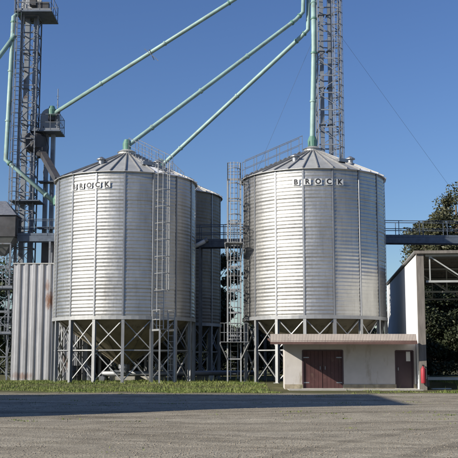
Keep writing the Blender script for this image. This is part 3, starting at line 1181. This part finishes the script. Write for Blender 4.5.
# machine bin on a frame in front of the tower, with the gantry that ties it to the silo
MBN = Vector((-14.1, 58.2, G))
mb_t = thing('cleaner_bin', 'dark square bin with a pyramid roof on a steel frame at the tower foot', 'bin', MBN)
lattice(mb_t, 1.35, 1.2, 0, 8.3, 1.38, 0.1, 'tower_steel', True)
MB().box((0, 0, 9.35), (1.95, 1.7, 1.3)).build('bin_body', 'dark_machine', mb_t)
m = MB()
m.v = [(-1.05, -0.95, 10.02), (1.05, -0.95, 10.02), (1.05, 0.95, 10.02), (-1.05, 0.95, 10.02), (-0.2, -0.2, 11.0), (0.2, -0.2, 11.0), (0.2, 0.2, 11.0), (-0.2, 0.2, 11.0)]
m.f = [(0, 3, 2, 1), (4, 5, 6, 7), (0, 1, 5, 4), (1, 2, 6, 5), (2, 3, 7, 6), (3, 0, 4, 7)]
m.build('bin_roof', 'galv_stiff', mb_t)
m = MB()
m.v = [(-0.9, -0.8, 8.68), (0.9, -0.8, 8.68), (0.9, 0.8, 8.68), (-0.9, 0.8, 8.68), (-0.2, -0.2, 7.6), (0.2, -0.2, 7.6), (0.2, 0.2, 7.6), (-0.2, 0.2, 7.6)]
m.f = [(0, 1, 2, 3), (7, 6, 5, 4), (0, 4, 5, 1), (1, 5, 6, 2), (2, 6, 7, 3), (3, 7, 4, 0)]
m.build('bin_hopper', 'galv_stiff', mb_t)
m = MB()
ladder_mesh(m, (-0.75, -0.85, 0.1), (-0.75, -0.85, 9.0), (0, -1, 0), 0.4)
m.build('ladder', 'galv_stiff', mb_t)
for z in (2.77, 5.53):
    pl = MB().box((0, -0.2, z), (1.9, 1.5, 0.06)).build('landing', 'grating', mb_t)
    handrail(pl, [(-0.95, -0.95, 0), (0.95, -0.95, 0), (0.95, 0.4, 0)], z, 1.0, 'tower_steel', 0.6)
catwalk('short catwalk joining the dark bin to the ladder silo above the corrugated shed', (-13.1, 58.2, 8.95), (-9.4, 58.2, 8.95), 0.7, ((0.55, 7.2),))
db = thing('void_box', 'dark box filling the shaded void above the corrugated shed roof', 'hopper', (-11.1, 59.9, G))
MB().box((0, 0, 8.1), (1.5, 1.3, 2.0)).build('void_body', 'dark_machine', db)  # dark box added to stand for the shaded void under the catwalk
MB().box((0.5, 0.1, 9.4), (0.5, 0.5, 0.6)).build('fan_housing', 'rust', db)
for sx in (-1, 1):
    for sy in (-1, 1):
        MB().box((sx * 0.68, sy * 0.58, 3.55), (0.1, 0.1, 7.1)).build('leg', 'tower_steel', db)

# ------------------------------------------------------------------ low white shed with maroon doors
WS = Vector((2.69, 46.0, 0.0))
ws = thing('white_shed', 'low white rendered shed with maroon doors and ribbed fascia', 'shed', WS)
WW, WH, WD = 6.34, 2.34, 1.15
gz = 0.02
d0, d1, dh = 0.87, 2.80, 1.84        # double door
e0, e1, eh = 5.36, 6.20, 1.82        # single door
th = 0.16
for (x0, x1, z0, z1) in ((0, d0, gz + 0.22, WH), (d1, e0, gz + 0.22, WH), (e1, WW, gz + 0.22, WH), (d0, d1, gz + dh, WH), (e0, e1, gz + eh, WH)):
    MB().box(((x0 + x1) / 2, th / 2, (z0 + z1) / 2), (x1 - x0, th, z1 - z0)).build('wall', 'plaster', ws)
for (x0, x1) in ((0, d0), (d1, e0), (e1, WW)):
    MB().box(((x0 + x1) / 2, th / 2 - 0.012, gz / 2 + 0.08), (x1 - x0, th + 0.024, gz + 0.28)).build('plinth', 'plinth', ws)
for x in (0.08, WW - 0.08):
    MB().box((x, th + WD / 2, WH / 2), (0.16, WD, WH)).build('end_wall', 'plaster', ws)
MB().box((WW / 2, th + WD + 0.06, WH / 2), (WW, 0.12, WH)).build('back_wall', 'plaster', ws)
# doors
dd = (d1 - d0) / 2
for i in range(2):
    x0 = d0 + dd * i
    lf = MB().box((x0 + dd / 2, th - 0.05, gz + dh / 2), (dd - 0.012, 0.05, dh - 0.01)).build('door_leaf', 'door_maroon', ws)
    pn = MB()
    nb = 5
    for k in range(nb):
        bw = (dd - 0.04) / nb
        pn.box((x0 + 0.02 + bw * (k + 0.5), th - 0.085, gz + dh / 2), (bw - 0.012, 0.02, dh - 0.04))
    pn.build('door_board', 'door_maroon', lf)
    MB().box((x0 + (dd - 0.12 if i == 0 else 0.12), th - 0.11, gz + 1.0), (0.03, 0.03, 0.16)).build('handle', 'galv_stiff', lf)
for (xh, zs_) in ((d0 + 0.16, (0.3, 1.5)), (d1 - 0.16, (0.3, 1.5))):
    for zz in zs_:
        MB().box((xh, th - 0.1, gz + zz), (0.30, 0.012, 0.05)).build('hinge', 'galv_stiff', ws)
MB().box(((d0 + d1) / 2, -0.02, gz + 0.01), (d1 - d0 + 0.1, 0.3, 0.05)).build('threshold', 'concrete', ws)
MB().box(((e0 + e1) / 2, -0.02, gz + 0.01), (e1 - e0 + 0.1, 0.3, 0.05)).build('threshold', 'concrete', ws)
fr = MB()
for (a, b) in (((d0, 0), (d0, dh)), ((d1, 0), (d1, dh)), ((d0, dh), (d1, dh))):
    fr.bar((a[0], 0.02, gz + a[1]), (b[0], 0.02, gz + b[1]), 0.07, 0.06)
fr.build('door_frame', 'door_dark', ws)
lf = MB().box(((e0 + e1) / 2, th - 0.05, gz + eh / 2), (e1 - e0 - 0.02, 0.05, eh - 0.01)).build('door_leaf', 'door_dark', ws)
MB().box((e0 + 0.62, th - 0.082, gz + 1.55), (0.20, 0.006, 0.46)).build('notice_paper', 'paper', lf)
MB().box((e0 + 0.12, th - 0.10, gz + 0.95), (0.04, 0.05, 0.14)).build('handle', 'galv_frame', lf)
fr = MB()
for (a, b) in (((e0, 0), (e0, eh)), ((e1, 0), (e1, eh)), ((e0, eh), (e1, eh))):
    fr.bar((a[0], 0.02, gz + a[1]), (b[0], 0.02, gz + b[1]), 0.07, 0.06)
fr.build('door_frame', 'door_dark', ws)
# roof: deep overhang with a ribbed sheet fascia
OV = 2.05
rx0, rx1 = -0.78, WW - 0.32
rf = MB()
rf.v = [(rx0 + 0.02, -OV + 0.03, 2.21), (rx1, -OV, 2.21), (rx1, 1.6, 2.40), (rx0 + 0.02, 1.6, 2.40)]
rf.v += [(x, y, z + 0.08) for x, y, z in rf.v]
rf.f = [(0, 3, 2, 1), (4, 5, 6, 7), (0, 1, 5, 4), (1, 2, 6, 5), (2, 3, 7, 6), (3, 0, 4, 7)]
rf.build('roof', 'eave_dark', ws)
ns = 8
sw = (rx1 - rx0) / ns
for i in range(ns):
    m = MB()
    n = 48
    k = 0
    x0 = rx0 + sw * i
    for (yy, z) in ((-OV - 0.03, 2.17), (-OV + 0.20, 2.60), (-OV + 0.24, 2.58)):
        for j in range(n + 1):
            off = 0.006 * math.cos(2 * math.pi * j / 4)
            m.v.append((x0 + (sw - 0.006) * j / n, yy + off * (-0.85), z + off * 0.5))
    for a in range(2):
        for j in range(n):
            q = a * (n + 1) + j
            m.f.append((q, q + 1, q + n + 2, q + n + 1))
    m.build('fascia_sheet', 'fascia_sheet', ws)
MB().bar((rx0, -OV - 0.045, 2.175), (rx1, -OV - 0.045, 2.175), 0.03, 0.11).build('eave_board', 'eave_dark', ws)

# concrete apron in front of the shed
ap = MB().box((5.9, 45.1, 0.0), (6.2, 1.7, 0.07)).build('concrete_apron', 'concrete')
tag(ap, 'thin concrete apron in front of the white shed', 'pavement', kind='structure')

# red extinguisher on a backboard beside the single door
fx = thing('fire_extinguisher', 'red fire extinguisher hung on the warehouse corner post near the narrow door', 'extinguisher', (9.06, 44.51, 0.32))
MB().lathe([(0.10, 0), (0.115, 0.03), (0.115, 0.62), (0.09, 0.70), (0.04, 0.74), (0.04, 0.80)], 16).build('cylinder', 'red_paint', fx, True)
MB().box((0, 0, 0.83), (0.06, 0.14, 0.06)).build('valve', 'black_paint', fx)
MB().tube([(0.03, -0.05, 0.82), (0.14, -0.06, 0.72), (0.15, -0.06, 0.4), (0.13, -0.06, 0.2)], 0.018, 6).build('hose', 'black_paint', fx)
MB().box((0, 0.1285, 0.45), (0.24, 0.02, 0.5)).build('bracket_board', 'timber', fx)

# ------------------------------------------------------------------ open fronted warehouse
w0, w1 = Vector((8.98, 44.9, 0.0)), Vector((10.85, 64.6, 0.0))
wl_ = (w1 - w0).length
wrot = -math.atan2(w1.x - w0.x, w1.y - w0.y)
wh = thing('warehouse', 'open fronted warehouse with white side wall and steel truss header', 'building', (w0.x, w0.y, 0.0), wrot)
HW, WX = 6.5, 13.0
ns = 6


def side_sheets(x, y0, y1, n, mat):
    for i in range(n):
        a, b = y0 + (y1 - y0) * i / n, y0 + (y1 - y0) * (i + 1) / n
        m = MB()
        k = 10
        for z in (0.0, HW - 0.1):
            for j in range(k + 1):
                m.v.append((x + (0.02 if j % 2 else -0.02), a + (b - a - 0.01) * j / k, z))
        for j in range(k):
            m.f.append((j + 1, j, j + k + 1, j + k + 2))
        m.build('wall_sheet', mat, wh)


side_sheets(0.0, 0.02, wl_, 18, 'warehouse_white')
side_sheets(WX, 0.25, wl_, 18, 'warehouse_white')
for f in (0.0, 0.355, 0.69, 0.99):
    for x in (0.14, WX - 0.14):
        MB().box((x, wl_ * f + 0.12, (HW - 0.1) / 2), (0.22, 0.22, HW - 0.1)).build('column', 'timber', wh)
MB().box((0.13, -0.12, (HW - 0.05) / 2), (0.34, 0.2, HW - 0.05)).build('corner_post', 'timber', wh)
for i in range(8):
    y0, y1 = -0.3 + (wl_ + 0.6) * i / 8, -0.3 + (wl_ + 0.6) * (i + 1) / 8
    MB().box((WX / 2, (y0 + y1) / 2, HW + 0.02), (WX + 0.3, y1 - y0 - 0.01, 0.06)).build('roof_sheet', 'warehouse_roof', wh)
MB().box((WX / 2, -0.33, HW - 0.02), (WX + 0.3, 0.04, 0.14)).build('roof_edge', 'timber', wh)
zb = 5.1
for (y, nm) in ((-0.02, 1), (wl_ * 0.355, 0), (wl_ * 0.69, 0)):
    MB().bar((0.4, y, HW - 0.16), (WX - 0.2, y, HW - 0.16), 0.08, 0.1).build('truss_chord', 'truss_paint', wh)
    MB().bar((0.4, y, zb), (WX - 0.2, y, zb), 0.08, 0.1).build('truss_chord', 'truss_paint', wh)
    n = 7
    for i in range(n):
        xa, xb = 0.6 + (WX - 1.0) * i / n, 0.6 + (WX - 1.0) * (i + 1) / n
        MB().bar((xa, y, zb), (xa, y, HW - 0.16), 0.06).build('truss_web', 'truss_paint', wh)
        MB().bar((xa, y, HW - 0.2), (xb, y, zb + 0.04), 0.06).build('truss_web', 'truss_paint', wh)
for i in range(12):
    y = wl_ * (i + 0.7) / 12
    MB().bar((0.1, y, HW - 0.07), (WX - 0.1, y, HW - 0.07), 0.07, 0.1).build('purlin', 'timber', wh)
# rail fence in front of the warehouse opening
rfn = thing('rail_fence', 'low pale timber rail across the warehouse opening', 'fence', (9.9, 47.6, 0.06))
for (x0, x1) in ((0, 2.4), (2.4, 4.8), (4.8, 7.2)):
    MB().bar((x0, 0, 0.42), (x1 - 0.01, 0, 0.42), 0.05, 0.14).build('rail', 'rail_white', rfn)
for x in (0.05, 2.4, 4.8, 7.15):
    MB().box((x, 0.09, 0.29), (0.10, 0.10, 0.62)).build('post', 'timber', rfn)
pk = MB()
pk.bar((9.75, 46.0, 0.03), (10.7, 46.15, 0.03), 0.2, 0.05)
tag(pk.build('plank', 'rail_white'), 'pale plank lying on the grass by the warehouse', 'plank')

# ------------------------------------------------------------------ things under and behind the silos
def block(label, loc, s, rz, mat='concrete'):
    bm = bmesh.new()
    bmesh.ops.create_cube(bm, size=1.0)
    bmesh.ops.scale(bm, vec=s, verts=bm.verts)
    bmesh.ops.bevel(bm, geom=bm.edges[:], offset=0.04, segments=2, affect='EDGES')
    bmesh.ops.translate(bm, vec=(0, 0, s[2] / 2), verts=bm.verts)
    me = bpy.data.meshes.new('concrete_block')
    bm.to_mesh(me)
    bm.free()
    me.materials.append(MAT[mat])
    o = link('concrete_block', me, None, rz, loc)
    return tag(o, label, 'block', 'concrete blocks under the silo')


block('pale concrete block on the grass under the ladder silo hopper', (-6.2, 55.6, 0.19), (1.5, 0.7, 0.42), 0.1)
block('darker low concrete block near the ladder foot', (-4.6, 56.2, 0.19), (1.7, 0.6, 0.32), -0.2)
block('concrete block by the shaded corner of the dull silo', (-1.4, 57.0, 0.19), (0.9, 0.7, 0.5), 0.5)

# tractor tyre pair and feed trailer in the shade behind the legs
tr = thing('farm_trailer', 'dark farm trailer with fat tyres parked behind the ladder silo legs', 'trailer', (-8.6, 58.4, 0.2), 0.15)
MB().box((0, 0, 1.15), (2.6, 1.5, 0.7)).build('trailer_bed', 'dark_machine', tr)
MB().bar((1.2, 0, 0.75), (2.6, 0, 0.5), 0.12).build('drawbar', 'dark_machine', tr)
for x in (-0.6, 0.6):
    for y in (-0.85, 0.85):
        w = MB()
        pr = [(0.22, -0.16), (0.42, -0.18), (0.5, -0.12), (0.5, 0.12), (0.42, 0.18), (0.22, 0.16)]
        w.lathe(pr, 20)
        w.v = [(vx + x, y + vz, vy + 0.5) for vx, vy, vz in w.v]
        wo = w.build('wheel', 'rubber', tr, True)
        rm = MB().lathe([(0.05, -0.14), (0.22, -0.1), (0.22, 0.1), (0.05, 0.14)], 16)
        rm.v = [(vx + x, y + vz, vy + 0.5) for vx, vy, vz in rm.v]
        rm.build('rim', 'galv_frame', wo)
dm0 = None
for i, (dx, dy, lab) in enumerate(((-8.9, 55.6, 'dark steel drum nearest the corrugated shed under the silo'), (-8.2, 55.9, 'dark steel drum beside the first drum under the silo'), (-3.1, 58.4, 'dark steel drum in the shade between the ladder silo and the dull silo'))):
    dr_ = thing('steel_drum', lab, 'drum', (dx, dy, 0.19), 0, 'steel drums under the silos')
    MB().lathe([(0.28, 0), (0.29, 0.02), (0.28, 0.04), (0.28, 0.28), (0.295, 0.30), (0.28, 0.32), (0.28, 0.57), (0.295, 0.59), (0.28, 0.61), (0.28, 0.85), (0.29, 0.88), (0.265, 0.88), (0.265, 0.865)], 20).build('drum_body', ('dark_machine', 'tower_steel', 'dark_machine')[i], dr_, True)
    MB().lathe([(0.03, 0.866), (0.03, 0.885), (0.0, 0.89)], 8, (0.16, 0, 0)).build('bung', 'galv_stiff', dr_)
# auger conveyor tube under the hoppers
au = thing('auger_conveyor', 'long grey auger tube lying beneath the ladder silo', 'conveyor', (-6.0, 54.1, 0.2))
MB().tube([(-1.2, 0, 0.42), (7.6, 3.2, 0.42)], 0.15, 12).build('auger_tube', 'galv_frame', au, True)
MB().box((-0.2, 0.35, 0.56), (0.7, 0.6, 0.12)).build('intake_tray', 'galv_stiff', au)
for f in (0.0, 0.35, 0.7, 1.0):
    p = Vector((-1.2, 0, 0)).lerp(Vector((7.6, 3.2, 0)), f)
    MB().box((p.x, p.y, 0.145), (0.3, 0.3, 0.29)).build('support', 'galv_stiff', au)


# ------------------------------------------------------------------ trees
def tree(name, label, base, height, crown, leafmat, seed, nclump=60, leaves=130, leaf=0.16, group=None, trunk_r=0.28, clump_r=0.95, low=0.25, dens=1.0):
    """crown = (rx, ry, rz, centre height); clumps of small leaves round branch ends"""
    rg = random.Random(seed)
    nr = np.random.default_rng(seed)
    t = thing(name, label, 'tree', base, 0, group)
    rx, ry, rz, cz_ = crown
    tm = MB()
    top = Vector((rg.uniform(-.4, .4), rg.uniform(-.4, .4), height * 0.86))
    pts = [Vector((0, 0, -0.1))]
    for i in range(1, 8):
        f = i / 7
        pts.append(Vector((top.x * f + rg.uniform(-.15, .15) * f, top.y * f + rg.uniform(-.15, .15) * f, top.z * f)))
    tm.tube(pts, [trunk_r * (1.25 - 1.05 * i / 7) for i in range(8)], 8)
    tm.build('trunk', 'bark', t, True)
    lm = MB()
    V, T = [], []
    cl = []
    tries = 0
    while len(cl) < nclump and tries < nclump * 30:
        tries += 1
        u = Vector((rg.gauss(0, 1), rg.gauss(0, 1), rg.gauss(0, 1))).normalized()
        q = rg.random() ** 0.4
        w = 0.72 + 0.5 * noise.noise(u * 1.7 + Vector((seed, 0, 0)))
        c = Vector((u.x * rx * q * w, u.y * ry * q * w, u.z * rz * q * w + cz_))
        if c.z < max(0.3, height * low * 0.6) or c.z > height:
            continue
        cl.append(c)
    for c in cl:
        f = min(0.95, max(0.12, (c.z - 0.25 * (Vector((c.x, c.y)).length)) / top.z * 0.85))
        k = min(6, int(f * 7))
        s = pts[k].lerp(pts[k + 1], f * 7 - k)
        m = s.lerp(c, 0.55) + Vector((0, 0, -0.12 * (c - s).length)) + Vector((rg.uniform(-.2, .2), rg.uniform(-.2, .2), 0))
        rr = trunk_r * 0.32 * (1 - 0.6 * f)
        lm.tube([s, m, c], [rr, rr * 0.6, rr * 0.2], 5, False)
        n = int(leaves * 2.2 * rg.uniform(0.55, 1.3) * dens)
        cr = clump_r * rg.uniform(0.5, 1.2)
        d = nr.normal(size=(n, 3))
        d /= np.linalg.norm(d, axis=1)[:, None]
        p = d * (nr.random((n, 1)) ** 0.5) * cr * np.array([1, 1, 0.72]) + np.array(c)
        a = nr.normal(size=(n, 3))
        a /= np.linalg.norm(a, axis=1)[:, None]
        b = np.cross(a, nr.normal(size=(n, 3)))
        b /= np.linalg.norm(b, axis=1)[:, None] + 1e-6
        L = leaf * 0.66 * (0.6 + 0.9 * nr.random((n, 1)))
        V.append(np.stack([p - a * L, p - b * L * 0.45, p + a * L, p + b * L * 0.45], 1).reshape(-1, 3))
    lm.build('limb', 'bark', t, True)
    V = np.concatenate(V)
    T = np.arange(len(V)).reshape(-1, 4)
    soup('crown', V, T, leafmat, t)
    return t


GR = 'trees beyond the yard'
tree('broadleaf_tree', 'tall olive brown tree rising highest above the open warehouse', (20.6, 84, 0.2), 17.4, (6.2, 6, 7.0, 11.0), 'leaf_olive', 3, 120, 190, 0.20, GR, 0.42, 1.25)
tree('broadleaf_tree', 'olive tree leaning out past the warehouse corner toward the silo', (19.3, 88, 0.2), 15.4, (3.6, 4.5, 5.2, 10.2), 'leaf_olive', 8, 60, 170, 0.20, GR, 0.32, 1.15)
tree('broadleaf_tree', 'dark dense tree seen through the warehouse opening', (15.6, 74.5, 0.2), 8.6, (3.6, 3, 5.4, 3.6), 'leaf_dark', 12, 75, 170, 0.17, GR, 0.25, 1.0, 0.05)
tree('broadleaf_tree', 'dark rounded tree at the right end behind the warehouse', (18.6, 75, 0.2), 10.0, (5.4, 3.5, 6.2, 3.9), 'leaf_dark', 15, 95, 170, 0.17, GR, 0.3, 1.1, 0.05)
tree('broadleaf_tree', 'dark leafy tree beyond the far side of the warehouse', (25.0, 77, 0.2), 11.0, (5.6, 3.5, 6.6, 4.3), 'leaf_dark', 19, 90, 170, 0.18, GR, 0.3, 1.15, 0.05)
tree('evergreen_tree', 'dark evergreen standing in the gap beside the dull silo', (-1.05, 68.5, 0.2), 10.2, (2.1, 2.0, 5.6, 5.0), 'leaf_dark', 22, 80, 170, 0.15, GR, 0.2, 0.8, 0.03)
tree('evergreen_tree', 'low dark bush like tree behind the ladder tower', (1.3, 70, 0.2), 5.0, (2.6, 2.0, 2.8, 2.1), 'leaf_dark', 25, 60, 170, 0.15, GR, 0.15, 0.8, 0.02)
tree('evergreen_tree', 'dark tree behind the legs of the silo behind the white shed', (5.2, 72, 0.2), 6.0, (3.6, 2.0, 3.2, 2.6), 'leaf_dark', 28, 70, 170, 0.16, GR, 0.18, 0.9, 0.02)
tree('evergreen_tree', 'dark tree in the shade behind the ladder silo legs', (-7.4, 72, 0.2), 6.2, (3.8, 2.2, 3.4, 2.6), 'leaf_dark', 31, 70, 170, 0.16, GR, 0.18, 0.9, 0.02)
tree('broadleaf_tree', 'mid green tree behind the tower at the left end', (-19.5, 76, 0.2), 9.5, (4.2, 3.5, 4.6, 5.2), 'leaf_mid', 34, 70, 170, 0.18, GR, 0.26, 1.1, 0.1)

hr = random.Random(77)
for i, (hx, hy, hh, lab) in enumerate(((-24, 80, 7, 'dark hedge tree at the far left of the tree line'), (-16, 79, 5.5, 'dark hedge tree behind the tower foot'),
                                      (-11.5, 74, 5.2, 'dark hedge tree behind the corrugated shed'), (-3.2, 78, 5.5, 'dark hedge tree behind the dull silo'),
                                      (3.6, 80, 5.5, 'dark hedge tree behind the ladder tower gap'), (9.6, 79, 6.5, 'dark hedge tree behind the silo and warehouse gap'),
                                      (31, 82, 9, 'dark hedge tree at the far right of the tree line'))):
    tree('hedge_tree', lab, (hx, hy, 0.2), hh, (6.0, 2.2, hh * 0.75, hh * 0.32), 'leaf_dark', 50 + i, 75, 150, 0.18, GR, 0.16, 1.0, 0.02)

# ------------------------------------------------------------------ store building beside the yard (throws the long shadow)
BN = Vector((-17.3, 17.4, 0.0))
bn = thing('grain_store', 'tall flat topped grain store standing outside the picture beside the yard', 'building', BN)
BX, BY, BH = 15.0, 8.2, 13.0
for (c, s) in (((-BX / 2, 0.1, BH / 2), (BX, 0.2, BH)), ((-BX / 2, BY - 0.1, BH / 2), (BX, 0.2, BH)), ((-0.1, BY / 2, BH / 2), (0.2, BY - 0.4, BH)), ((-BX + 0.1, BY / 2, BH / 2), (0.2, BY - 0.4, BH))):
    MB().box(c, s).build('wall', 'barn_sheet', bn)
MB().box((-BX / 2, BY / 2, BH + 0.06), (BX + 0.4, BY + 0.4, 0.12)).build('roof', 'warehouse_roof', bn)
MB().box((0.03, 4.0, 2.2), (0.06, 4.0, 4.4)).build('door', 'door_dark', bn)
